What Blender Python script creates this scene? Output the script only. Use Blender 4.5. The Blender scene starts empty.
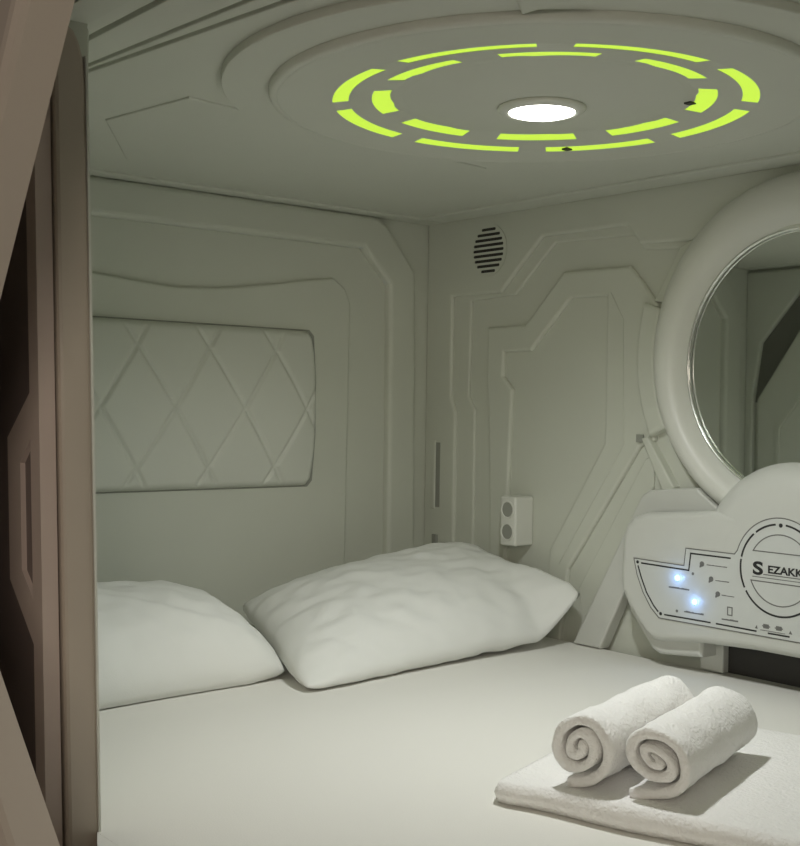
import bpy, bmesh, math, random
from mathutils import Vector, Matrix, noise
S = bpy.context.scene
C = S.collection
PI = math.pi
rad = math.radians

# ------------------------------------------------------------------ camera
cam_d = bpy.data.cameras.new('camera')
cam = bpy.data.objects.new('camera', cam_d)
C.objects.link(cam)
S.camera = cam
cam_d.sensor_fit = 'HORIZONTAL'
cam_d.sensor_width = 36.0
cam_d.lens = 54.33
cam_d.clip_start = 0.02
cam.matrix_world = Matrix(((0.636462, -0.018162, 0.771094, 2.369291), (0.771151, -0.005212, -0.636632, -2.056674), (0.015582, 0.999821, 0.010688, 0.516148), (0.0, 0.0, 0.0, 1.0)))

# ------------------------------------------------------------------ world, lights, exposure
S.view_settings.view_transform = 'Standard'
S.view_settings.look = 'None'
S.view_settings.gamma = 1.0
S.view_settings.exposure = 0.0
w = bpy.data.worlds.new('world')
S.world = w
w.use_nodes = True
w.node_tree.nodes['Background'].inputs[0].default_value = (0.55, 0.47, 0.43, 1)
w.node_tree.nodes['Background'].inputs[1].default_value = 0.10
SPOT_W = 20.0
RING_E = 1.0
al = bpy.data.lights.new('corridor_light', 'AREA')
al.shape = 'RECTANGLE'; al.size = 0.8; al.size_y = 0.5; al.energy = 15.0; al.color = (1.0, 0.89, 0.76)
alo = bpy.data.objects.new('corridor_light', al)
C.objects.link(alo)
alo.location = (3.05, -2.9, 0.95)
alo.rotation_euler = (Vector((1.0, -1.5, 0.4)) - alo.location).to_track_quat('-Z', 'Y').to_euler()


# ------------------------------------------------------------------ materials
def mat(name, col, rough=0.5, bump=0.0, scale=60.0, var=0.0, vscale=6.0, metal=0.0, sheen=0.0, bump2=0.0, scale2=8.0, dist=0.01):
    m = bpy.data.materials.new(name)
    m.use_nodes = True
    nt = m.node_tree
    b = nt.nodes['Principled BSDF']
    b.inputs['Base Color'].default_value = (*col, 1)
    b.inputs['Roughness'].default_value = rough
    b.inputs['Metallic'].default_value = metal
    if sheen:
        b.inputs['Sheen Weight'].default_value = sheen
    tc = nt.nodes.new('ShaderNodeTexCoord')
    if var:
        n = nt.nodes.new('ShaderNodeTexNoise'); n.inputs['Scale'].default_value = vscale
        n.inputs['Detail'].default_value = 4
        nt.links.new(tc.outputs['Object'], n.inputs['Vector'])
        mx = nt.nodes.new('ShaderNodeMix'); mx.data_type = 'RGBA'
        mx.inputs[6].default_value = (*[c * (1 - var) for c in col], 1)
        mx.inputs[7].default_value = (*[min(1, c * (1 + var)) for c in col], 1)
        nt.links.new(n.outputs['Fac'], mx.inputs[0])
        nt.links.new(mx.outputs[2], b.inputs['Base Color'])
    last = None
    for st, sc in ((bump, scale), (bump2, scale2)):
        if st:
            n = nt.nodes.new('ShaderNodeTexNoise'); n.inputs['Scale'].default_value = sc
            n.inputs['Detail'].default_value = 3
            nt.links.new(tc.outputs['Object'], n.inputs['Vector'])
            bp = nt.nodes.new('ShaderNodeBump'); bp.inputs['Strength'].default_value = st
            bp.inputs['Distance'].default_value = dist
            nt.links.new(n.outputs['Fac'], bp.inputs['Height'])
            if last:
                nt.links.new(last.outputs['Normal'], bp.inputs['Normal'])
            last = bp
    if last:
        nt.links.new(last.outputs['Normal'], b.inputs['Normal'])
    return m


def emis(name, col, strength):
    m = bpy.data.materials.new(name)
    m.use_nodes = True
    b = m.node_tree.nodes['Principled BSDF']
    b.inputs['Base Color'].default_value = (*[c * 0.5 for c in col], 1)
    b.inputs['Emission Color'].default_value = (*col, 1)
    b.inputs['Emission Strength'].default_value = strength
    return m


M_wall = mat('wall_plastic', (0.615, 0.635, 0.555), 0.5, var=0.03)
M_ceil = mat('ceiling_plastic', (0.64, 0.655, 0.58), 0.5, var=0.03)
M_shell = mat('white_plastic', (0.70, 0.71, 0.65), 0.4, var=0.02)
M_console = mat('console_plastic', (0.60, 0.61, 0.565), 0.4, var=0.02)
M_mid = mat('grey_plastic', (0.30, 0.31, 0.27), 0.55)
M_post = mat('beige_plastic', (0.50, 0.435, 0.365), 0.5, var=0.03)
M_flange = mat('rosy_plastic', (0.58, 0.475, 0.425), 0.5, var=0.03)
M_skin = mat('shaded_brown_plastic', (0.20, 0.155, 0.145), 0.5, var=0.03)  # shadow of the hood on the outer wall, put into this brown
M_pad = mat('pad_leatherette', (0.65, 0.67, 0.60), 0.45, bump=0.05, scale=300, dist=0.002)
M_sheet = mat('sheet_cotton', (0.80, 0.79, 0.735), 0.9, bump=0.12, scale=420, dist=0.002, bump2=0.10, scale2=5.0)
M_pillow = mat('pillow_cotton', (0.78, 0.79, 0.75), 0.9, bump=0.15, scale=420, dist=0.002, bump2=0.35, scale2=14.0)
M_towel = mat('towel_terry', (0.93, 0.92, 0.89), 0.95, bump=0.55, scale=190, dist=0.006, sheen=0.2, bump2=0.3, scale2=40.0)
M_mirror = mat('mirror_silver', (0.86, 0.88, 0.86), 0.02, metal=1.0)
M_dark = mat('dark_plastic_and_shade', (0.035, 0.032, 0.028), 0.6)
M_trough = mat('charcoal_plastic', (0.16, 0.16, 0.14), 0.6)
M_black = mat('black_print', (0.02, 0.02, 0.02), 0.5)
M_grey = mat('grey_print', (0.16, 0.16, 0.15), 0.5)
M_film = mat('overlay_film', (0.61, 0.63, 0.60), 0.35)
M_green = emis('green_diffuser', (0.53, 0.80, 0.06), RING_E)
M_lens = emis('lamp_lens', (1.0, 1.0, 0.92), 12.0)
M_led = emis('blue_led', (0.30, 0.55, 1.0), 3.0)
M_gloss = mat('bright_trim', (0.80, 0.81, 0.78), 0.24, metal=0.9)


# ------------------------------------------------------------------ helpers
def link(name, me, m, parent=None, smooth=False):
    o = bpy.data.objects.new(name, me)
    C.objects.link(o)
    if m is not None and not me.materials:
        me.materials.append(m)
    if smooth:
        for f in me.polygons:
            f.use_smooth = True
    if parent is not None:
        o.parent = parent
        o.matrix_parent_inverse = Matrix.Translation(-parent.matrix_world.translation) if False else Matrix.Identity(4)
        o.location = Vector(o.location) - world_loc(parent)
    return o


def world_loc(o):
    l = Vector(o.location)
    while o.parent:
        o = o.parent
        l += Vector(o.location)
    return l


def obj(name, bm, m, parent=None, smooth=False):
    me = bpy.data.meshes.new(name)
    bmesh.ops.recalc_face_normals(bm, faces=bm.faces)
    bm.to_mesh(me)
    bm.free()
    return link(name, me, m, parent, smooth)


def thing(name, label, cat, loc=(0, 0, 0), group=None):
    o = bpy.data.objects.new(name, None)
    C.objects.link(o)
    o.empty_display_size = 0.05
    o.location = loc
    return tag(o, label, cat, group)


def tag(o, label, cat, group=None):
    o['label'] = label
    o['category'] = cat
    if group:
        o['group'] = group
    return o


def struct(o):
    o['kind'] = 'structure'
    return o


# plane frames: (a, b, h) -> world; h is height out of the surface into the pod
def FR(a, b, h): return Vector((a, -h, b))            # right wall, y = 0
def FL(a, b, h): return Vector((h, a, b))             # left wall, x = 0
def FC(a, b, h): return Vector((a, b, 1.0 - h))       # ceiling, z = 1
W = 1.41
def FF(a, b, h): return Vector((a, -W + h, b))        # front wall inner face
def FO(a, b, h): return Vector((a, -W - 0.045 - h, b))  # front wall outer face
def FT(a, b, h): return Vector((a, b, h))             # lying on the bed


def add_plate(bm, F, pts, h0, h1, b=0.0, seg=3):
    lo = [bm.verts.new(F(a, c, h0)) for a, c in pts]
    hi = [bm.verts.new(F(a, c, h1)) for a, c in pts]
    n = len(pts)
    top = bm.faces.new(hi)
    bm.faces.new(list(reversed(lo)))
    for i in range(n):
        bm.faces.new((lo[i], lo[(i + 1) % n], hi[(i + 1) % n], hi[i]))
    if b:
        bmesh.ops.recalc_face_normals(bm, faces=bm.faces)
        ed = list(top.edges)
        bmesh.ops.bevel(bm, geom=ed, offset=b, segments=seg, profile=0.5, affect='EDGES', clamp_overlap=True)


def plate(name, F, pts, h0, h1, m, b=0.0, seg=3, parent=None):
    bm = bmesh.new()
    add_plate(bm, F, pts, h0, h1, b, seg)
    return obj(name, bm, m, parent)


def arc(cx, cy, r, a0, a1, n=24):
    return [(cx + r * math.cos(rad(a0 + (a1 - a0) * i / n)), cy + r * math.sin(rad(a0 + (a1 - a0) * i / n))) for i in range(n + 1)]


def mirr(pts, c):
    return pts + [(2 * c - a, b) for a, b in reversed(pts)]


def holed(name, F, loops, h0, h1, m, parent=None):
    """flat plate with holes: loops[0] outer, the rest holes"""
    bm = bmesh.new()
    rings = []
    for h in (h0, h1):
        es, vs_all = [], []
        for lp in loops:
            vs = [bm.verts.new(F(a, b, h)) for a, b in lp]
            vs_all.append(vs)
            es += [bm.edges.new((vs[i], vs[(i + 1) % len(vs)])) for i in range(len(vs))]
        bmesh.ops.triangle_fill(bm, use_beauty=True, use_dissolve=False, edges=es)
        rings.append(vs_all)
    for A, B in zip(*rings):
        for i in range(len(A)):
            j = (i + 1) % len(A)
            bm.faces.new((A[i], A[j], B[j], B[i]))
    return obj(name, bm, m, parent)


def add_box(bm, x0, x1, y0, y1, z0, z1, b=0.0, seg=2):
    r = bmesh.ops.create_cube(bm, size=1.0)
    vs = r['verts']
    for v in vs:
        v.co = Vector(((x0 + x1) / 2 + v.co.x * (x1 - x0), (y0 + y1) / 2 + v.co.y * (y1 - y0), (z0 + z1) / 2 + v.co.z * (z1 - z0)))
    if b:
        es = list({e for v in vs for e in v.link_edges})
        bmesh.ops.bevel(bm, geom=es, offset=b, segments=seg, profile=0.5, affect='EDGES')


def box(name, x0, x1, y0, y1, z0, z1, m, b=0.0, parent=None, seg=2):
    bm = bmesh.new()
    add_box(bm, x0, x1, y0, y1, z0, z1, b, seg)
    return obj(name, bm, m, parent)


def add_lathe(bm, F, cx, cy, prof, n=96, closed=True):
    """prof: list of (radius, height) swept about the surface normal"""
    rows = []
    for r, h in prof:
        rows.append([bm.verts.new(F(cx + r * math.cos(2 * PI * k / n), cy + r * math.sin(2 * PI * k / n), h)) for k in range(n)])
    m = len(rows)
    for i in range(m if closed else m - 1):
        A, B = rows[i], rows[(i + 1) % m]
        for k in range(n):
            bm.faces.new((A[k], A[(k + 1) % n], B[(k + 1) % n], B[k]))
    return rows


def lathe(name, F, cx, cy, prof, m, n=96, closed=True, parent=None, cap=False, smooth=True):
    bm = bmesh.new()
    rows = add_lathe(bm, F, cx, cy, prof, n, closed)
    if cap:
        bm.faces.new(rows[0])
        bm.faces.new(rows[-1])
    return obj(name, bm, m, parent, smooth)


def add_stroke(bm, F, pts, wd, h0, h1, closed=False):
    """a printed line of width wd as a thin raised strip"""
    n = len(pts)
    P = [Vector(q) for q in pts]
    L, R = [], []
    for i in range(n):
        if closed:
            d0 = (P[i] - P[i - 1]); d1 = (P[(i + 1) % n] - P[i])
        else:
            d0 = P[i] - P[i - 1] if i else P[1] - P[0]
            d1 = P[i + 1] - P[i] if i < n - 1 else d0
        d0 = d0.normalized(); d1 = d1.normalized()
        t = d0 + d1
        t = t.normalized() if t.length > 1e-6 else d1
        nn = Vector((-t.y, t.x))
        k = wd / 2 / max(0.5, nn.dot(Vector((-d1.y, d1.x))))
        L.append(P[i] + nn * k); R.append(P[i] - nn * k)
    vl = [bm.verts.new(F(q.x, q.y, h1)) for q in L]
    vr = [bm.verts.new(F(q.x, q.y, h1)) for q in R]
    bl = [bm.verts.new(F(q.x, q.y, h0)) for q in L]
    br = [bm.verts.new(F(q.x, q.y, h0)) for q in R]
    for i in range(n if closed else n - 1):
        j = (i + 1) % n
        bm.faces.new((vl[i], vl[j], vr[j], vr[i]))
        bm.faces.new((vl[i], bl[i], bl[j], vl[j]))
        bm.faces.new((vr[i], vr[j], br[j], br[i]))


def add_disc(bm, F, cx, cy, r, h0, h1, n=20):
    add_plate(bm, F, [(cx + r * math.cos(2 * PI * k / n), cy + r * math.sin(2 * PI * k / n)) for k in range(n)], h0, h1)


# ================================================================== SETTING
RCX = 1.091          # centre of the pod along x
L_END = 2.19
MX = 1.095           # centre of the mirror wall

# ---- left (head) wall
wl = struct(box('wall_left', -0.06, 0.0, -W - 0.045, 0.06, -0.25, 1.05, M_wall))
YC = -0.705
half_out = [(-0.056, -0.1), (-0.071, 0.866), (-0.167, 0.976), (-0.20, 0.994)]
half_in = [(-0.150, -0.1), (-0.156, 0.829), (-0.240, 0.913)]
outer = mirr(half_out, YC)
inner = mirr(half_in, YC)
plate('frame_band', FL, outer + list(reversed(inner)), -0.01, 0.022, M_wall, 0.012, parent=wl)
top = [(-0.277, -0.1), (-0.270, 0.774), (-0.287, 0.81), (-0.325, 0.834), (-0.40, 0.823), (-0.502, 0.805), (-0.60, 0.791), (-0.66, 0.784)]
plate('inset_panel', FL, top + [(-0.75, 0.780), (-0.85, 0.787), (-0.94, 0.795), (-1.05, 0.808), (-1.09, 0.81), (-1.14, 0.774), (-1.133, -0.1)], -0.01, 0.010, M_wall, 0.006, parent=wl)

# ---- right (mirror) wall
wr = struct(box('wall_right', -0.06, L_END + 0.06, 0.0, 0.06, -0.25, 1.05, M_wall))
VX, VZ, VR = 0.229, 0.909, 0.064
l1 = [(0.115, -0.1), (0.115, 0.512), (0.098, 0.55), (0.098, 0.804), (0.27, 0.803), (0.406, 0.924), (0.659, 0.924), (0.695, 0.880), (0.86, 0.873)]
outl = [(0.0, 0.999), (0.0, -0.1)] + l1
plate('raised_panel', FR, mirr(outl, MX), -0.01, 0.017, M_wall, 0.007, parent=wr)
l1b = [(0.10, -0.1), (0.177, -0.1), (0.177, 0.52), (0.153, 0.555), (0.158, 0.790), (0.312, 0.797), (0.440, 0.908), (0.672, 0.902), (0.70, 0.868), (0.86, 0.858),
       (0.86, 0.90), (0.69, 0.90), (0.66, 0.94), (0.40, 0.94), (0.26, 0.815), (0.085, 0.815), (0.085, 0.55), (0.10, 0.512)]
bm = bmesh.new()
add_plate(bm, FR, l1b, -0.01, 0.007, 0.005)
add_plate(bm, FR, [(2 * MX - a, b) for a, b in l1b], -0.01, 0.007, 0.005)
obj('step_panel', bm, M_wall, wr)
l2 = [(0.244, -0.1), (0.236, 0.30), (0.226, 0.545), (0.221, 0.575), (0.221, 0.722), (0.349, 0.722), (0.470, 0.839), (0.664, 0.836), (0.705, 0.792), (0.74, 0.75),
      (0.74, 0.46), (0.700, 0.445), (0.500, 0.16), (0.465, -0.1)]
l3 = [(0.415, -0.1), (0.440, 0.20), (0.600, 0.45), (0.600, 0.775), (0.493, 0.777), (0.369, 0.660), (0.280, 0.660), (0.277, 0.602), (0.310, 0.570), (0.300, 0.32), (0.292, -0.1)]
bm = bmesh.new()
for s in (0, 1):
    pts = l2 + l3
    if s: pts = [(2 * MX - a, b) for a, b in pts]
    add_plate(bm, FR, pts, -0.01, 0.011, 0.007)
obj('inner_panel', bm, M_wall, wr)
l4 = [(0.735, 0.43), (0.735, 0.36), (0.545, 0.02), (0.528, 0.12), (0.712, 0.42)]
bm = bmesh.new()
for s in (0, 1):
    add_plate(bm, FR, [(2 * MX - a, b) if s else (a, b) for a, b in l4], -0.01, 0.006, 0.003)
    add_stroke(bm, FR, [(2 * MX - a, b) if s else (a, b) for a, b in [(0.612, 0.78), (0.648, 0.72), (0.655, 0.45), (0.47, 0.17)]], 0.005, 0.0, 0.0125)
obj('corner_panel', bm, M_wall, wr)
# curved collar outside the mirror ring, and its lower strut
bm = bmesh.new()
for s in (0, 1):
    col = arc(MX, 0.637, 0.398, 163, 205, 16) + list(reversed(arc(MX, 0.635, 0.3485, 163, 205, 16)))
    add_plate(bm, FR, [(2 * MX - a, b) if s else (a, b) for a, b in col], -0.01, 0.026, 0.008)
    st = [(0.712, 0.464), (0.728, 0.468), (0.800, 0.365), (0.795, 0.345), (0.775, 0.345)]
    add_plate(bm, FR, [(2 * MX - a, b) if s else (a, b) for a, b in st], -0.01, 0.022, 0.004)
    st = [(0.858, 0.885), (0.80, 0.865), (0.735, 0.755), (0.77, 0.75), (0.87, 0.87)]
    add_plate(bm, FR, [(2 * MX - a, b) if s else (a, b) for a, b in st], -0.01, 0.016, 0.004)
obj('mirror_collar', bm, M_wall, wr)
bm = bmesh.new()
for s in (1, -1):
    cx = 0.703 if s > 0 else 2 * MX - 0.703
    add_box(bm, cx - 0.009, cx + 0.009, -0.016, 0.0, 0.455, 0.472)
obj('collar_clip', bm, M_mid, wr)
# slot and clip beside the corner
plate('slot', FR, [(0.046, 0.27), (0.062, 0.27), (0.062, 0.435), (0.046, 0.435)], 0.005, 0.0178, M_mid, parent=wr)
plate('slot_rim', FR, [(0.030, 0.265), (0.046, 0.265), (0.046, 0.44), (0.030, 0.44)], 0.005, 0.021, M_wall, 0.003, parent=wr)
plate('hook', FR, [(0.040, 0.165), (0.058, 0.165), (0.058, 0.20), (0.040, 0.20)], 0.005, 0.024, M_mid, 0.003, parent=wr)

# ---- end wall (behind the right edge of the view)
we = struct(box('wall_end', L_END, L_END + 0.06, -W - 0.045, 0.06, -0.25, 1.05, M_wall))
plate('frame_band', lambda a, b, h: Vector((L_END - h, a, b)), outer + list(reversed(inner)), -0.01, 0.016, M_wall, 0.008, parent=we)

# ---- front wall with the entrance opening
OPX, OPX2 = 1.02, 2.12
bm = bmesh.new()
add_box(bm, -0.06, OPX - 0.05, -W - 0.045, -W, -0.25, 1.05)
add_box(bm, OPX2, L_END + 0.06, -W - 0.045, -W, -0.25, 1.05)
add_box(bm, OPX - 0.06, OPX2 + 0.01, -W - 0.045, -W, 0.985, 1.05)
add_box(bm, OPX - 0.06, OPX2 + 0.01, -W - 0.045, -W, -0.25, -0.205)
wf = struct(obj('wall_front', bm, M_wall))
bm = bmesh.new()
add_plate(bm, FF, [(0.05, -0.1), (0.047, 0.57), (0.27, 0.895), (0.94, 0.895), (0.94, -0.1)], -0.01, 0.018, 0.006)
add_plate(bm, FF, [(0.0, 0.99), (0.0, -0.1), (0.03, -0.1), (0.03, 0.58), (0.058, 0.755), (0.20, 0.92), (0.94, 0.92), (0.94, 0.99)], -0.01, 0.018, 0.006)
obj('raised_panel', bm, M_wall, wf)
bm = bmesh.new()
add_stroke(bm, FF, [(0.13, -0.1), (0.13, 0.48), (0.33, 0.74), (0.85, 0.74)], 0.012, 0.01, 0.024)
obj('relief_line', bm, M_wall, wf)
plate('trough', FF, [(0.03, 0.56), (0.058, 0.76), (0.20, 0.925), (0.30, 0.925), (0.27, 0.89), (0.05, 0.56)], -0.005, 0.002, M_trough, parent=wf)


# sill in the opening, level with the mattress
struct(plate('trim_4', FT, [(OPX, -1.4073), (OPX + 0.052, -1.4315), (OPX2, -1.4315), (OPX2, -1.4073)], -0.19, 0.0, M_sheet))

# entrance post (left jamb), leaning slightly outwards at the top
bm = bmesh.new()
def post_y(z): return -1.404 - 0.032 * max(0.0, z) / 0.975
zs = [-0.2, 0.0, 0.25, 0.5, 0.75, 0.90, 0.925, 0.945, 0.958, 0.964]
rows = []
for z in zs:
    y = post_y(z)
    # the head of the post is rounded off
    dx = 0.0 if z < 0.9 else -0.04 * (1 - math.sqrt(max(0, 1 - ((z - 0.9) / 0.064) ** 2)))
    x0, x1 = OPX - 0.09, OPX
    y += dx * 0.6
    b = 0.005
    sec = [(x0, y), (x1 - b, y), (x1 - b * 0.3, y - b * 0.3), (x1, y - b), (x1, y - 0.040 + b), (x1 - b * 0.3, y - 0.040 + b * 0.3), (x1 - b, y - 0.040), (x0, y - 0.040)]
    rows.append([bm.verts.new((px, py, z)) for px, py in sec])
for A, B in zip(rows, rows[1:]):
    for k in range(8):
        bm.faces.new((A[k], A[(k + 1) % 8], B[(k + 1) % 8], B[k]))
bm.faces.new(rows[0]); bm.faces.new(rows[-1])
tp = struct(obj('trim_1', bm, M_post))
# light seal along the inner edge of the post
bm = bmesh.new()
rr = []
for z in (-0.02, 0.25, 0.5, 0.75, 0.93):
    y = post_y(z) + 0.002
    rr.append([bm.verts.new((px, py, z)) for px, py in ((OPX - 0.02, y - 0.003), (OPX + 0.001, y - 0.003), (OPX + 0.001, y), (OPX - 0.02, y))])
for A, B in zip(rr, rr[1:]):
    for k in range(4):
        bm.faces.new((A[k], A[(k + 1) % 4], B[(k + 1) % 4], B[k]))
bm.faces.new(rr[0]); bm.faces.new(rr[-1])
obj('edge_seal', bm, M_shell, tp)

# outer flange of the entrance with the hexagonal grip
FX = lambda a, b, h: Vector((a, -1.452 - 0.03 * b / 0.975 - h, b))
flange = [(1.012, -0.2), (1.012, 1.0), (0.985, 1.0), (0.985, 0.53), (0.915, 0.475), (0.915, 0.30), (0.985, 0.23), (0.985, -0.2)]
slot_ = [(0.985, 0.475), (0.953, 0.445), (0.953, 0.315), (0.985, 0.285)]
t3 = struct(holed('trim_2', FX, [flange, slot_], -0.004, 0.016, M_flange))
plate('outer_skin', FX, [(0.61, -0.2), (0.998, -0.2), (0.998, 1.0), (0.61, 1.0)], 0.004, 0.008, M_skin, parent=t3)
plate('grip_recess', FX, [(0.945, 0.29), (0.99, 0.27), (0.99, 0.49), (0.945, 0.46)], 0.004, 0.0095, M_skin, parent=t3)

# outer hood: a hexagonal surround standing proud of the entrance
hexl = [(1.10, 0.482), (1.189, 0.619), (1.355, 0.875), (1.45, 1.02)]
low = [(1.10, 0.345), (1.20, 0.253), (1.346, 0.120), (1.48, 0.0)]
FH = lambda a, b, h: Vector((a, -1.60 - h, b))
pts = [(0.55, 1.15), (0.55, -0.25)] + [(1.72, -0.25)] + [(1.56, -0.075)] + list(reversed(low)) + hexl + [(1.50, 1.06), (2.5, 1.06), (2.5, 1.15)]
t4 = struct(plate('trim_3', FH, pts, 0.0, 0.05, M_post, 0.012))
box('hood_side', 0.50, 0.60, -1.625, -1.44, -0.25, 1.12, M_post, parent=t4)

# ---- ceiling
ce = struct(box('ceiling', -0.06, L_END + 0.06, -W - 0.045, 0.06, 1.008, 1.08, M_ceil))
fa = lambda x: -1.349 + 0.057 * x
fb = lambda x: -1.366 + 0.100 * x
XE = L_END
# flat panels parted by two narrow grooves along the entrance side
plate('edge_panel', FC, [(0.0, -1.357), (XE, -1.357), (XE, fa(XE) - 0.005), (0.0, fa(0) - 0.005)], -0.009, 0.0, M_ceil, 0.002, parent=ce)
plate('front_panel', FC, [(0.0, -W), (XE, -W), (XE, -1.367), (0.0, -1.367)], -0.009, 0.0, M_ceil, 0.002, parent=ce)
plate('middle_panel', FC, [(0.70, fa(0.70) + 0.004), (XE, fa(XE) + 0.004), (XE, fb(XE) - 0.005), (0.70, fb(0.70) - 0.005)], -0.009, 0.0, M_ceil, 0.002, parent=ce)
plate('main_panel', FC, [(0.0, fa(0.0) + 0.005), (0.55, fa(0.55) + 0.005), (0.70, fb(0.70) + 0.005), (XE, fb(XE) + 0.006), (XE, -0.0005), (0.0, -0.0005)], -0.009, 0.0, M_ceil, 0.002, parent=ce)
plate('border', FC, [(0.06, -0.0005), (XE, -0.0005), (XE, -0.095), (0.06, -0.095)], -0.005, 0.006, M_ceil, 0.003, parent=ce)
plate('border', FC, [(0.0005, -0.0005), (0.055, -0.0005), (0.055, -1.26), (0.0005, -1.26)], -0.005, 0.006, M_ceil, 0.003, parent=ce)
plate('side_panel', FC, [(0.70, -1.115), (0.47, -1.145), (0.20, -0.97), (0.12, -0.80), (0.12, -0.55), (0.30, -0.42), (0.62, -0.40)], -0.005, 0.0032, M_ceil, 0.003, parent=ce)
RY = -0.733
circ = lambda r, n=96: [(RCX + r * math.cos(2 * PI * k / n), RY + r * math.sin(2 * PI * k / n)) for k in range(n)]
plate('ceiling_tier', FC, circ(0.480), -0.005, 0.0120, M_ceil, 0.002, parent=ce)
plate('ceiling_tab', FC, [(1.356, -1.045), (1.46, -1.035), (1.56, -1.28), (1.46, -1.28), (1.39, -1.09)], -0.005, 0.018, M_ceil, 0.005, parent=ce)

# ring light: slots through the lowest disc
segs = []
for k in range(8):
    c = 1 + 45 * k
    segs.append(arc(RCX, RY, 0.257, c - 15.5, c + 15.5, 12) + list(reversed(arc(RCX, RY, 0.222, c - 15.5, c + 15.5, 12))))
for k in range(8):
    c = 24.5 + 45 * k
    segs.append(arc(RCX, RY, 0.316, c - 18, c + 18, 14) + list(reversed(arc(RCX, RY, 0.292, c - 18, c + 18, 14))))
rim = lathe('ceiling_tier', FC, RCX, RY, [(0.398, 0.0), (0.411, 0.0), (0.4105, 0.019), (0.408, 0.023), (0.402, 0.0242), (0.398, 0.0242)], M_ceil, parent=ce)
FD = lambda a, b, h: FC(a, b, h - 0.0125 * max(0.0, min(1.0, (0.325 - math.hypot(a - RCX, b - RY)) / 0.105)))   # shallow dish
holed('ceiling_disc', FD, [circ(0.3985), circ(0.2195)] + segs, 0.0165, 0.024, M_ceil, parent=ce)

lathe('ceiling_hub', FC, RCX, RY, [(0.2202, 0.0090), (0.2202, 0.0112), (0.218, 0.0118), (0.195, 0.0124), (0.10, 0.0225), (0.075, 0.0242), (0.045, 0.0245), (0.045, 0.009)], M_ceil, parent=ce)

# ================================================================== THINGS
# ---- ring light
rl = thing('ring_light', 'double ring of yellow-green lit slots in the ceiling disc around the white lamp', 'light', (RCX, RY, 0.985))
for i, sg in enumerate(segs):
    plate('light_segment', FD, sg, 0.0170, 0.0233, M_green, parent=rl)
# small black clips seen at two of the slots
for a, r in ((125.5, 0.304), (51.0, 0.224)):
    x, y = RCX + r * math.cos(rad(a)), RY + r * math.sin(rad(a))
    bm = bmesh.new()
    add_box(bm, x - 0.006, x + 0.006, y - 0.007, y + 0.007, 0.9765 + (0.009 if r < 0.25 else 0.0), 0.984 + (0.009 if r < 0.25 else 0.0))
    obj('clip', bm, M_dark, rl)

# ---- ceiling lamp
lp = thing('ceiling_lamp', 'round white downlight glowing at the centre of the green ring on the ceiling', 'lamp', (RCX, RY, 0.978))
lathe('bezel', FC, RCX, RY, [(0.049, 0.0240), (0.066, 0.0240), (0.067, 0.0265), (0.062, 0.031), (0.052, 0.033), (0.049, 0.031)], M_shell, n=48, parent=lp)
bm = bmesh.new()
n = 48
prof = [(0.0505, 0.028), (0.050, 0.032), (0.040, 0.035), (0.024, 0.037)]
rows = add_lathe(bm, FC, RCX, RY, prof, n, closed=False)
bm.faces.new(rows[-1])
obj('lens', bm, M_lens, lp, True)
sp = bpy.data.lights.new('lamp_bulb', 'SPOT')
sp.energy = SPOT_W; sp.color = (0.99, 1.0, 1.0); sp.spot_size = rad(158); sp.spot_blend = 1.0; sp.shadow_soft_size = 0.03
so = bpy.data.objects.new('lamp_bulb', sp)
C.objects.link(so)
so.parent = lp
so.location = (0, 0, -0.05)

# ---- air vent
av = thing('air_vent', 'round slotted air vent high on the mirror wall beside the corner', 'vent', (VX, -0.014, VZ))
slots = []
for k in range(9):
    dz = (4 - k) * 0.0127
    hw = math.sqrt(max(0, 0.0575 ** 2 - dz * dz)) * 0.93
    e = 0.0036
    slots.append([(VX - hw, VZ + dz - e * .4), (VX - hw + e * .6, VZ + dz - e), (VX + hw - e * .6, VZ + dz - e), (VX + hw, VZ + dz - e * .4),
                  (VX + hw, VZ + dz + e * .4), (VX + hw - e * .6, VZ + dz + e), (VX - hw + e * .6, VZ + dz + e), (VX - hw, VZ + dz + e * .4)])
holed('grille', FR, [arc(VX, VZ, VR, 0, 354, 59)] + slots, 0.0178, 0.0195, M_wall, parent=av)
bm = bmesh.new(); add_disc(bm, FR, VX, VZ, VR - 0.002, 0.0165, 0.0176, 40)
obj('duct', bm, M_dark, av)

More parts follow.
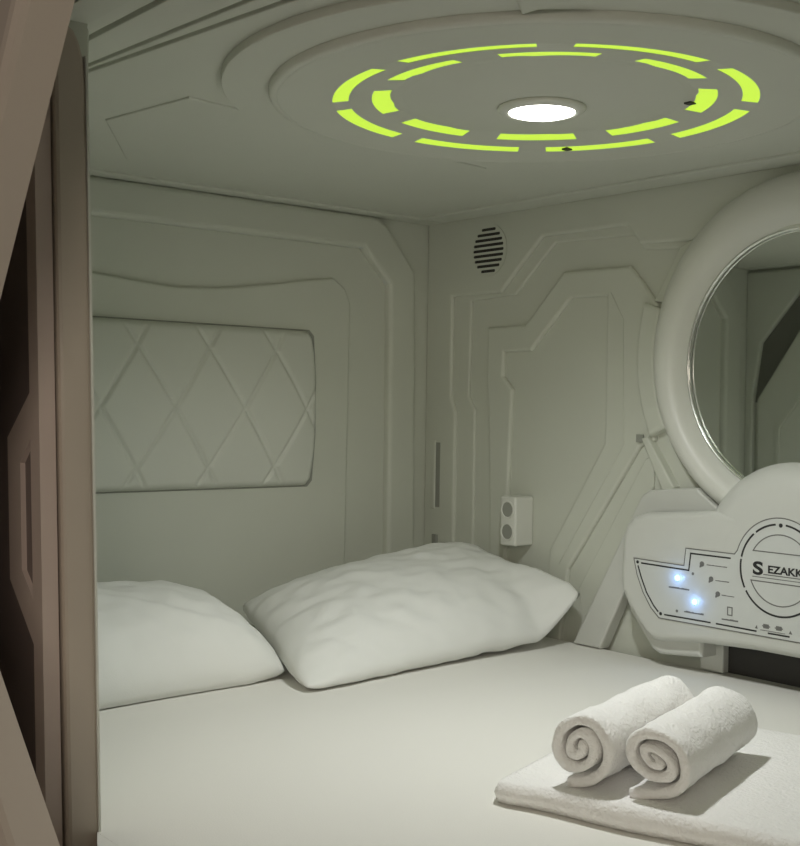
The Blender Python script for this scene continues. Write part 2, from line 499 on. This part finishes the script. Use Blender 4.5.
# ---- padded headboard
hb = thing('padded_backrest', 'pale grey padded panel with diamond stitching on the wall behind the pillows', 'cushion', (0.01, YC, 0.515))
bm = bmesh.new()
NU, NV = 190, 104
Y0, Y1, Z0, Z1 = -1.032, -0.378, 0.333, 0.701
grid = []
for i in range(NU + 1):
    row = []
    for j in range(NV + 1):
        u, v = i / NU, j / NV
        # bowed short ends and rounded corners
        sv = 2 * v - 1
        bow = 0.018 * abs(sv) ** 3.0 + 0.010 * max(0, abs(sv) - 0.9) * 10
        y = Y0 + bow + (Y1 - Y0 - 2 * bow) * u
        z = Z0 + (Z1 - Z0) * v
        du = min(y - Y0 - bow, Y1 - bow - y); dv = min(z - Z0, Z1 - z)
        e = max(0.0, min(du, dv))
        edge = 0.020 * math.sqrt(min(1, max(0, 1 - (1 - min(1, e / 0.016)) ** 2)))
        bulge = 0.020 * (1 - sv * sv) * (1 - (2 * u - 1) ** 6)
        s1 = (y + 0.943) / 0.176 + (z - 0.515) / 0.268
        s2 = (y + 0.943) / 0.176 - (z - 0.515) / 0.268
        g = 0
        for s in (s1, s2):
            d = abs(s - round(s)) * 0.147
            g = max(g, math.exp(-(d / 0.0042) ** 2))
        inn = min(1, e / 0.02)
        h = 0.009 + edge + bulge - 0.0065 * g * inn
        row.append(bm.verts.new((h, y, z)))
    grid.append(row)
for i in range(NU):
    for j in range(NV):
        bm.faces.new((grid[i][j], grid[i + 1][j], grid[i + 1][j + 1], grid[i][j + 1]))
obj('padding', bm, M_pad, hb, True)
bmq = bmesh.new()
add_plate(bmq, FL, [(-1.016, 0.3305), (-0.394, 0.3305), (-0.380, 0.345), (-0.372, 0.45), (-0.372, 0.58), (-0.380, 0.69), (-0.394, 0.7035), (-1.016, 0.7035), (-1.030, 0.69), (-1.038, 0.58), (-1.038, 0.45), (-1.030, 0.345)], 0.009, 0.0115, 0.001)
obj('backing', bmq, M_mid, hb)

# ---- mirror
GX, GZ, GR = 1.081, 0.617, 0.259
mi = thing('round_mirror', 'large round mirror in a thick white ring frame above the control panel', 'mirror', (MX, -0.01, 0.64))
bm = bmesh.new()
prof = [(0.350, 0.0), (0.351, 0.020), (0.346, 0.034), (0.336, 0.044), (0.320, 0.050), (0.304, 0.050), (0.289, 0.045), (0.277, 0.035), (0.268, 0.022), (0.262, 0.010), (0.261, 0.0)]
nn = 128
rows = []
for r, h in prof:
    t = (0.350 - r) / (0.350 - 0.261)
    cx, cz = MX + (GX - MX) * t, 0.635 + (GZ - 0.635) * t
    r = 0.3465 + (GR - 0.3465) * t
    rows.append([bm.verts.new(FR(cx + r * math.cos(2 * PI * k / nn), cz + r * math.sin(2 * PI * k / nn), h)) for k in range(nn)])
for A, B in zip(rows, rows[1:] + rows[:1]):
    for k in range(nn):
        bm.faces.new((A[k], A[(k + 1) % nn], B[(k + 1) % nn], B[k]))
obj('frame', bm, M_shell, mi, True)
bm = bmesh.new()
a = add_lathe(bm, FR, GX, GZ, [(0.2605, 0.0030), (0.253, 0.0036)], 128, closed=False)
bm.faces.new(a[-1])
obj('glass', bm, M_mirror, mi)
lathe('bead', FR, GX, GZ, [(0.2590 + 0.0036 * math.cos(a * PI / 6), 0.010 + 0.0036 * math.sin(a * PI / 6)) for a in range(12)], M_gloss, n=128, parent=mi)

# ---- control panel under the mirror
cp = thing('control_panel', 'white moulded control console with printed black outlines and two blue lights under the round mirror', 'control panel', (MX, -0.05, 0.0))
LX = 1.105
LO = 0.002
t1 = [(0.690, 0.135), (0.624, LO), (0.545, LO), (0.722, 0.325), (0.735, 0.345), (0.752, 0.356), (0.80, 0.362), (0.874, 0.368)]
pl = t1 + arc(MX, 0.635, 0.348, 231, 309, 30) + [(2 * LX - a, b) for a, b in reversed(t1)] + [(2 * LX - 0.75, 0.105), (0.75, 0.105)]
plate('side_arm', FR, pl, 0.0112, 0.042, M_console, 0.012, 4, parent=cp)
body = [(1.05, 0.074), (0.930, 0.068), (0.835, 0.056), (0.808, 0.058), (0.790, 0.068), (0.745, 0.118), (0.728, 0.148), (0.724, 0.18), (0.727, 0.262), (0.737, 0.288), (0.755, 0.304), (0.785, 0.314), (0.88, 0.322), (0.95, 0.33)]
plate('body', FR, mirr(body, LX), 0.0505, 0.099, M_console, 0.016, 5, parent=cp)
lip = [(0.918, 0.085), (0.918, 0.036), (0.815, 0.026), (0.795, 0.034), (0.735, 0.105), (0.725, 0.14), (0.9, 0.14)]
bm = bmesh.new()
add_plate(bm, FR, lip, 0.02, 0.078, 0.008, 3)
obj('lower_lip', bm, M_console, cp)
plate('lower_lip', FR, [(2 * LX - a, b) for a, b in lip], 0.02, 0.078, M_console, 0.008, 3, parent=cp)
bm = bmesh.new()
rows = add_lathe(bm, FR, LX, 0.231, [(0.199, 0.0505), (0.198, 0.058), (0.190, 0.074), (0.176, 0.088), (0.155, 0.096), (0.125, 0.0993)], 96, closed=False)
for row in rows:
    for v in row:
        v.co.z = max(v.co.z, 0.080)
bm.faces.new(rows[-1])
obj('dome', bm, M_console, cp, True)
bm = bmesh.new()
bm.free()
for x0, x1 in ((0.880, 0.935), (2 * LX - 0.935, 2 * LX - 0.880)):
    box('bracket', x0, x1, -0.030, -0.001, LO, 0.074, M_console, 0.003, parent=cp)
plate('foot_shade_panel', FR, [(0.935, LO), (2 * LX - 0.935, LO), (2 * LX - 0.935, 0.085), (0.935, 0.085)], 0.0, 0.012, M_dark, parent=cp)  # flat dark panel standing in for the shadowed gap under the console

# printed film on the console
ca = arc(LX, 0.231, 0.097, 168, 12, 30)
left = [(0.830, 0.105), (0.808, 0.124), (0.788, 0.152), (0.772, 0.186), (0.763, 0.219), (0.889, 0.217), (0.893, 0.252), (1.006, 0.252)]
film = left + [q for q in ca if q[1] > 0.252] + [(2 * LX - a, b) for a, b in reversed(left)]
H0 = 0.0988
plate('printed_film', FR, film, H0, 0.1000, M_film, parent=cp)
# outlines
bm = bmesh.new()
add_stroke(bm, FR, film, 0.0020, 0.1, 0.1003, closed=True)
obj('thin_outline', bm, M_grey, cp)
bm = bmesh.new()
hh = (0.1, 0.1004)
for s in (0, 1):
    mm = lambda P: [(2 * LX - a, b) for a, b in P] if s else P
    add_stroke(bm, FR, mm([(0.782, 0.211), (0.901, 0.209), (0.905, 0.243), (0.998, 0.243)]), 0.0030, *hh)
    add_stroke(bm, FR, mm([(0.774, 0.205), (0.783, 0.182), (0.797, 0.153), (0.816, 0.128), (0.828, 0.117)]), 0.0030, *hh)
    add_stroke(bm, FR, mm([(0.843, 0.1135), (0.955, 0.1135)]), 0.0030, *hh)
    add_stroke(bm, FR, mm([(0.967, 0.1135), (1.058, 0.1125)]), 0.0030, *hh)
    for q in mm([(0.773, 0.212), (0.834, 0.114)]):
        add_disc(bm, FR, q[0], q[1], 0.0035, *hh, 12)
add_stroke(bm, FR, [(1.082, 0.1125), (1.128, 0.1125)], 0.0030, *hh)
for a0, a1 in ((97, 128), (132, 168), (171, 208), (212, 328), (332, 369), (372, 408), (412, 443)):
    add_stroke(bm, FR, arc(LX, 0.231, 0.0850, a0, a1, 24), 0.0036, *hh)
add_disc(bm, FR, LX, 0.3145, 0.004, *hh, 12)
obj('bold_outline', bm, M_black, cp)
bm = bmesh.new()
r2 = 0.066
a_up = math.degrees(math.asin((0.263 - 0.231) / r2))
up = arc(LX, 0.231, r2, a_up, 180 - a_up, 24)
add_stroke(bm, FR, up, 0.0021, *hh, closed=True)
a_dn = math.degrees(math.asin((0.231 - 0.207) / r2))
dn = arc(LX, 0.231, r2, 180 + a_dn, 360 - a_dn, 24)
add_stroke(bm, FR, dn, 0.0021, *hh, closed=True)
add_stroke(bm, FR, [(1.046, 0.2145), (1.164, 0.2145)], 0.0014, *hh)
add_stroke(bm, FR, [(1.070, 0.2205), (1.160, 0.2205)], 0.0018, *hh)
obj('badge_outline', bm, M_grey, cp)


def lettering(txt, x, z, size, m, bold, parent, sx=1.0):
    cu = bpy.data.curves.new('lettering', 'FONT')
    cu.body = txt; cu.size = size; cu.extrude = 0.0002; cu.offset = bold
    to = bpy.data.objects.new('lettering', cu)
    C.objects.link(to)
    bpy.context.view_layer.update()
    dg = bpy.context.evaluated_depsgraph_get()
    me = bpy.data.meshes.new_from_object(to.evaluated_get(dg))
    bpy.data.objects.remove(to)
    for v in me.vertices:
        v.co = Vector((x + v.co.x * sx, -0.1003 - v.co.z, z + v.co.y))
    me.materials.clear()
    return link('lettering', me, m, parent)


lettering('S', 1.0470, 0.2195, 0.0335, M_black, 0.0011, cp, 1.45)
lettering('EZAKK', 1.0790, 0.2245, 0.0195, M_black, 0.0006, cp, 1.20)
# icons, and small dashes for captions too small to read
rnd = random.Random(3)
def icon(fn, name='icon'):
    bm = bmesh.new()
    fn(bm)
    return obj(name, bm, M_grey, cp)
def dot_icon(x, z):
    def f(bm):
        n = 16
        pts = [(x + 0.0052 * math.cos(2 * PI * k / n) - (0.0022 if 9 < k < 12 else 0), z + 0.0052 * math.sin(2 * PI * k / n) - (0.0030 if 9 < k < 12 else 0)) for k in range(n)]
        add_plate(bm, FR, pts, *hh)
    icon(f)
for x, z in ((0.932, 0.225), (0.954, 0.198), (0.970, 0.171)):
    dot_icon(x, z)
for x, z in ((0.911, 0.2035), (0.874, 0.125)):
    icon(lambda bm: add_disc(bm, FR, x, z, 0.0030, *hh, 10))
for x in (1.078, 1.105):
    icon(lambda bm: add_plate(bm, FR, [(x - 0.0085, 0.1235), (x - 0.006, 0.1235), (x - 0.006, 0.1205), (x + 0.006, 0.1205), (x + 0.006, 0.1235), (x + 0.0085, 0.1235),
                                       (x + 0.0085, 0.1255), (x + 0.006, 0.1255), (x + 0.006, 0.1285), (x - 0.006, 0.1285), (x - 0.006, 0.1255), (x - 0.0085, 0.1255)], *hh))
for pts3 in ([(1.054, 0.1175), (1.060, 0.1175), (1.058, 0.124)], [(1.126, 0.1175), (1.133, 0.1175), (1.129, 0.124)]):
    icon(lambda bm: add_plate(bm, FR, pts3, *hh))
icon(lambda bm: add_stroke(bm, FR, [(0.993, 0.134), (1.003, 0.134), (1.003, 0.149), (0.993, 0.149)], 0.0022, *hh, closed=True))
def caption(x0, x1, z, wd):
    """one toothed strip: reads as a line of tiny print"""
    up, x = [], x0
    while x < x1:
        l = min(rnd.uniform(0.003, 0.006), x1 - x)
        h = wd * rnd.uniform(0.30, 0.62)
        up += [(x, z + h), (x + l, z + h)]
        x += l + 0.0004
    icon(lambda bm: add_plate(bm, FR, [(x0, z - wd * 0.4)] + up + [(up[-1][0], z - wd * 0.4)], *hh), 'caption')
for x0, x1, z in ((0.943, 0.990, 0.2245), (0.964, 0.995, 0.1965), (0.979, 1.007, 0.1700)):
    caption(x0, x1, z, 0.0019)
for x0, x1, z in ((0.853, 0.903, 0.1705), (0.892, 0.938, 0.1265), (0.980, 1.017, 0.1245)):
    caption(x0, x1, z, 0.0034)
caption(1.066, 1.118, 0.1165, 0.0014)
# blue indicator lights
for x, z in ((0.875, 0.191), (0.917, 0.149)):
    o = lathe('indicator_light', FR, x, z, [(0.0062, 0.0995), (0.0058, 0.1025), (0.004, 0.1042), (0.001, 0.1048)], M_led, n=20, closed=False, parent=cp, cap=True)
    o['label'] = 'glowing blue indicator light'
    pl_ = bpy.data.lights.new('indicator_glow', 'POINT')
    pl_.energy = 0.020; pl_.color = (0.22, 0.45, 1.0); pl_.shadow_soft_size = 0.004
    po = bpy.data.objects.new('indicator_glow', pl_)
    C.objects.link(po)
    po.parent = cp
    po.location = Vector((x, -0.1145, z)) - Vector(cp.location)

# ---- wall socket
sk = thing('power_socket', 'small white double power socket box on the wall above the propped pillow', 'socket', (0.352, -0.0, 0.262))
box('housing', 0.327, 0.378, -0.060, 0.0, 0.202, 0.318, M_shell, 0.005, parent=sk, seg=3)
for z in (0.287, 0.235):
    bm = bmesh.new()
    add_lathe(bm, FR, 0.352, z, [(0.021, 0.0595), (0.021, 0.0625), (0.018, 0.0625), (0.0172, 0.0605)], 32, closed=False)
    o = obj('outlet', bm, M_shell, sk)
    bm = bmesh.new(); add_disc(bm, FR, 0.352, z, 0.0174, 0.0595, 0.0604, 28)
    obj('well', bm, M_mid, o)

# ---- mattress
bm = bmesh.new()
add_box(bm, 0.018, L_END - 0.02, -1.4070, -0.018, -0.199, 0.0, 0.0)
es = [e for e in bm.edges if all(v.co.z > -0.01 for v in e.verts) and not all(v.co.y < -1.3 for v in e.verts)]
bmesh.ops.bevel(bm, geom=es, offset=0.012, segments=4, profile=0.5, affect='EDGES')
mt = tag(obj('mattress', bm, M_sheet), 'wide flat mattress covered in a smooth cream white sheet', 'mattress')
struct(box('floor', -0.06, L_END + 0.06, -W - 0.045, 0.06, -0.26, -0.2, M_wall))


# ---- pillows
def pillow(name, corners, T, seed, label, sag=0.0, floor=0.003, flick=0.0, wr=0.0045):
    """corners FL, FR, BR, BL (front = towards the foot of the bed)"""
    FLc, FRc, BRc, BLc = [Vector(c) for c in corners]
    N, Mv = 90, 60
    bm = bmesh.new()
    top, bot = [], []
    nrm = ((FRc - FLc).cross(BLc - FLc)).normalized()
    if nrm.z < 0: nrm = -nrm
    for i in range(N + 1):
        rt, rb = [], []
        for j in range(Mv + 1):
            u, v = i / N, j / Mv
            U, V = 2 * u - 1, 2 * v - 1
            # sides pull in between the corners
            pu = 1 - 0.025 * (1 - V * V) ** 1 * abs(U) ** 2
            pv = 1 - 0.075 * (1 - U * U) ** 1 * abs(V) ** 2
            uu, vv = 0.5 + U * pu * 0.5 * 1.0, 0.5 + V * pv * 0.5
            uu = 0.5 + (uu - 0.5) * (1 - 0.045 * abs(V) ** 8); vv = 0.5 + (vv - 0.5) * (1 - 0.075 * abs(U) ** 10)
            base = (FLc * (1 - uu) + FRc * uu) * (1 - vv) + (BLc * (1 - uu) + BRc * uu) * vv
            th = T * (max(0, 1 - abs(U) ** 3.4) ** 0.55) * (max(0, 1 - abs(V) ** 2.4) ** 0.62)
            q = Vector((uu * 3.6 + vv * 1.2 + seed, vv * 2.6 - uu * 1.5, seed * 1.7))
            n1 = noise.fractal(q, 1.0, 2.0, 4)
            rdg = abs(noise.noise(Vector((uu * 4.0 + vv * 5.0 + seed, (vv - uu) * 2.0, seed))))
            k = min(1, th / (0.4 * T))
            wrk = wr * n1 * k - wr * 0.9 * max(0, 0.22 - rdg) / 0.22 * k * 0.6
            ss = lambda a: max(0.0, min(1.0, a)) ** 2 * (3 - 2 * max(0.0, min(1.0, a)))
            base = base + Vector((0.42, 0, 1.0)) * (flick * ss((uu - 0.84) / 0.16) * ss((0.75 - vv) / 0.75))
            edgew = 0.006 * noise.noise(Vector((uu * 14 + seed, vv * 14, 3.1)))
            up = base + nrm * (th * 0.72 + wrk) + Vector((0, 0, edgew))
            dn = base - nrm * (th * 0.42) + Vector((0, 0, edgew))
            dn.z = max(dn.z, floor)
            up.z = max(up.z, floor + 0.004)
            border = i in (0, N) or j in (0, Mv)
            if border:
                up = (up + dn) / 2
                up.z = max(up.z, floor + 0.003)
            for q_ in (up, dn):
                q_.x = max(q_.x, 0.022); q_.y = min(q_.y, -0.020)
            a = bm.verts.new(up)
            rt.append(a)
            rb.append(a if border else bm.verts.new(dn))
        top.append(rt); bot.append(rb)
    for i in range(N):
        for j in range(Mv):
            bm.faces.new((top[i][j], top[i + 1][j], top[i + 1][j + 1], top[i][j + 1]))
            f = [bot[i][j], bot[i][j + 1], bot[i + 1][j + 1], bot[i + 1][j]]
            if len(set(f)) == 4 and not all(a in (top[i][j], top[i + 1][j], top[i + 1][j + 1], top[i][j + 1]) for a in f):
                bm.faces.new(f)
    o = obj(name, bm, M_pillow, None, True)
    return tag(o, label, 'pillow', 'pillows at the head of the bed')


pillow('pillow', [(0.605, -0.815, 0.008), (0.555, -0.040, 0.024), (0.200, -0.040, 0.195), (0.085, -0.635, 0.080)], 0.125, 2.3,
       'white pillow propped up in the far corner below the socket', flick=0.09)
pillow('pillow', [(0.525, -1.385, 0.014), (0.480, -0.745, 0.014), (0.060, -0.715, 0.06), (0.060, -1.385, 0.07)], 0.190, 7.9,
       'white pillow lying nearest the entrance post, left of the propped one')

# ---- towels
AX = Vector((-0.305, 0.952, 0)); BX = Vector((0.952, 0.305, 0))


def flat_towel():
    bm = bmesh.new()
    o = Vector((1.224, -0.957, 0))
    N, Mv = 70, 60
    LA, LB, T = 0.50, 0.56, 0.030
    ax = Vector((-0.287, 0.958, 0)); bx = Vector((0.950, 0.310, 0)).normalized()
    prof = []
    rows = []
    for i in range(N + 1):
        u = i / N
        row = []
        for j in range(Mv + 1):
            v = j / Mv
            # rounded plan corners
            eu, ev = min(u, 1 - u) * LB, min(v, 1 - v) * LA
            rc = 0.03
            du = dv = 0
            if eu < rc and ev < rc:
                k = 0.30
                du = k * (rc - ev) * (1 - eu / rc); dv = k * (rc - eu) * (1 - ev / rc)
            b = u * LB + (du if u < .5 else -du); a = v * LA + (dv if v < .5 else -dv)
            a += 0.010 * noise.noise(Vector((u * 4, 1.0, 0))) * (1 - v)
            p = o + bx * b + ax * a
            row.append((p, min(eu, ev)))
        rows.append(row)
    top, bot = [], []
    for i in range(N + 1):
        rt, rb = [], []
        for j in range(Mv + 1):
            p, e = rows[i][j]
            border = i in (0, N) or j in (0, Mv)
            r = T / 2
            s = math.sqrt(max(0, 1 - (1 - min(1, e / r)) ** 2))
            wob = 0.0035 * noise.noise(Vector((p.x * 9, p.y * 9, 0.5)))
            zt = T / 2 + (T / 2 + wob) * s
            zb = max(0.0015, T / 2 - T / 2 * s)
            a = bm.verts.new((p.x, p.y, zt))
            rt.append(a)
            rb.append(a if border else bm.verts.new((p.x, p.y, zb)))
        top.append(rt); bot.append(rb)
    for i in range(N):
        for j in range(Mv):
            tf = (top[i][j], top[i + 1][j], top[i + 1][j + 1], top[i][j + 1])
            bm.faces.new(tf)
            f = [bot[i][j], bot[i][j + 1], bot[i + 1][j + 1], bot[i + 1][j]]
            if not all(a in tf for a in f):
                bm.faces.new(f)
    return obj('bath_towel', bm, M_towel, None, True)


tag(flat_towel(), 'white bath towel folded flat on the bed under the two rolled towels', 'towel')


def rolled(center, length, r_out, turns, flat, tilt, tail, seed, label, yaw=0.0, wide=1.0, rev=1):
    """a rolled towel: one band wound in a spiral, swept along the roll's axis"""
    AXr = AX.copy(); BXr = BX.copy()
    AXr.rotate(Matrix.Rotation(yaw, 3, 'Z')); BXr.rotate(Matrix.Rotation(yaw, 3, 'Z'))
    pitch = r_out / (turns + 0.55)
    th = pitch * 0.80
    path = []
    n = int(turns * 40)
    a_end = rad(-90)
    for k in range(n + 1):
        a = a_end - rev * 2 * PI * turns * (1 - k / n)
        r = pitch * 0.55 + pitch * turns * k / n - th / 2
        path.append(Vector((r * math.cos(a), r * math.sin(a))))
    # tail lying on the surface below
    last = path[-1]
    for k in range(1, tail + 1):
        path.append(last + Vector((rev * 0.006 * k, -0.0004 * k)))
    ct, stt = math.cos(tilt), math.sin(tilt)
    # squash the spiral a little, along a tilted axis
    def sq(q, inner):
        x = q.x * ct + q.y * stt; y = -q.x * stt + q.y * ct
        f = 1 - (1 - flat) * inner
        y *= f
        return Vector((x * ct - y * stt, x * stt + y * ct))
    m = len(path)
    nor = []
    for k in range(m):
        d = (path[min(k + 1, m - 1)] - path[max(k - 1, 0)]).normalized()
        nor.append(Vector((d.y, -d.x)) * rev)
    NT = 44
    def sect(k, off, t):
        q = path[k] + nor[k] * off
        inner = min(1, max(0, 1 - (path[k].length - 0.3 * r_out) / (0.7 * r_out)))
        return sq(q, inner)
    bm = bmesh.new()
    offs = [(-th * 0.5, 0.005), (-th * 0.36, 0.0012), (0.0, 0.0), (th * 0.36, 0.0012), (th * 0.5, 0.005)]
    # closed loop across thickness and along axis: inner surface rows + end caps
    def P(k, off, t):
        q = sect(k, off, t)
        x, z = q.x, q.y
        tt = t * length + 0.004 * noise.noise(Vector((k * 0.05, seed, 2.0))) 
        nz = 0.0022 * noise.fractal(Vector((x * 30 + seed, t * 7, z * 30)), 1.0, 2.0, 3)
        dirv = nor[k]
        x += dirv.x * nz; z += dirv.y * nz
        # ends slightly pinched
        w = Vector(center) + AXr * tt + BXr * (x * wide)
        w.z = center[2] + z
        w.z = max(w.z, 0.0318)
        return w
    ts = [0.0] + [0.012 + (1 - 0.024) * i / NT for i in range(NT + 1)] + [1.0]
    loops = []
    for k in range(m):
        loop = []
        for t in ts[1:-1]:
            loop.append(bm.verts.new(P(k, th * 0.5, t)))
        loop.append(bm.verts.new(P(k, th * 0.38, 1.0 - 0.003)))
        loop.append(bm.verts.new(P(k, 0.0, 1.0)))
        loop.append(bm.verts.new(P(k, -th * 0.38, 1.0 - 0.003)))
        for t in reversed(ts[1:-1]):
            loop.append(bm.verts.new(P(k, -th * 0.5, t)))
        loop.append(bm.verts.new(P(k, -th * 0.38, 0.003)))
        loop.append(bm.verts.new(P(k, 0.0, 0.0)))
        loop.append(bm.verts.new(P(k, th * 0.38, 0.003)))
        loops.append(loop)
    for A, B in zip(loops, loops[1:]):
        n_ = len(A)
        for i in range(n_):
            bm.faces.new((A[i], A[(i + 1) % n_], B[(i + 1) % n_], B[i]))
    bm.faces.new(loops[0]); bm.faces.new(loops[-1])
    o = obj('rolled_towel', bm, M_towel, None, True)
    return tag(o, label, 'towel', 'rolled hand towels on the bed')


rolled((1.417, -0.852, 0.0845), 0.290, 0.0525, 2.5, 0.55, rad(-35), 5, 1.3, 'rolled white hand towel on the right of the pair, nearer the control panel', rev=-1)
rolled((1.323, -0.889, 0.0845), 0.295, 0.0525, 2.4, 0.78, rad(60), 2, 5.1, 'rolled white hand towel on the left of the pair, nearer the pillows', rev=-1, yaw=rad(-2), wide=1.07)
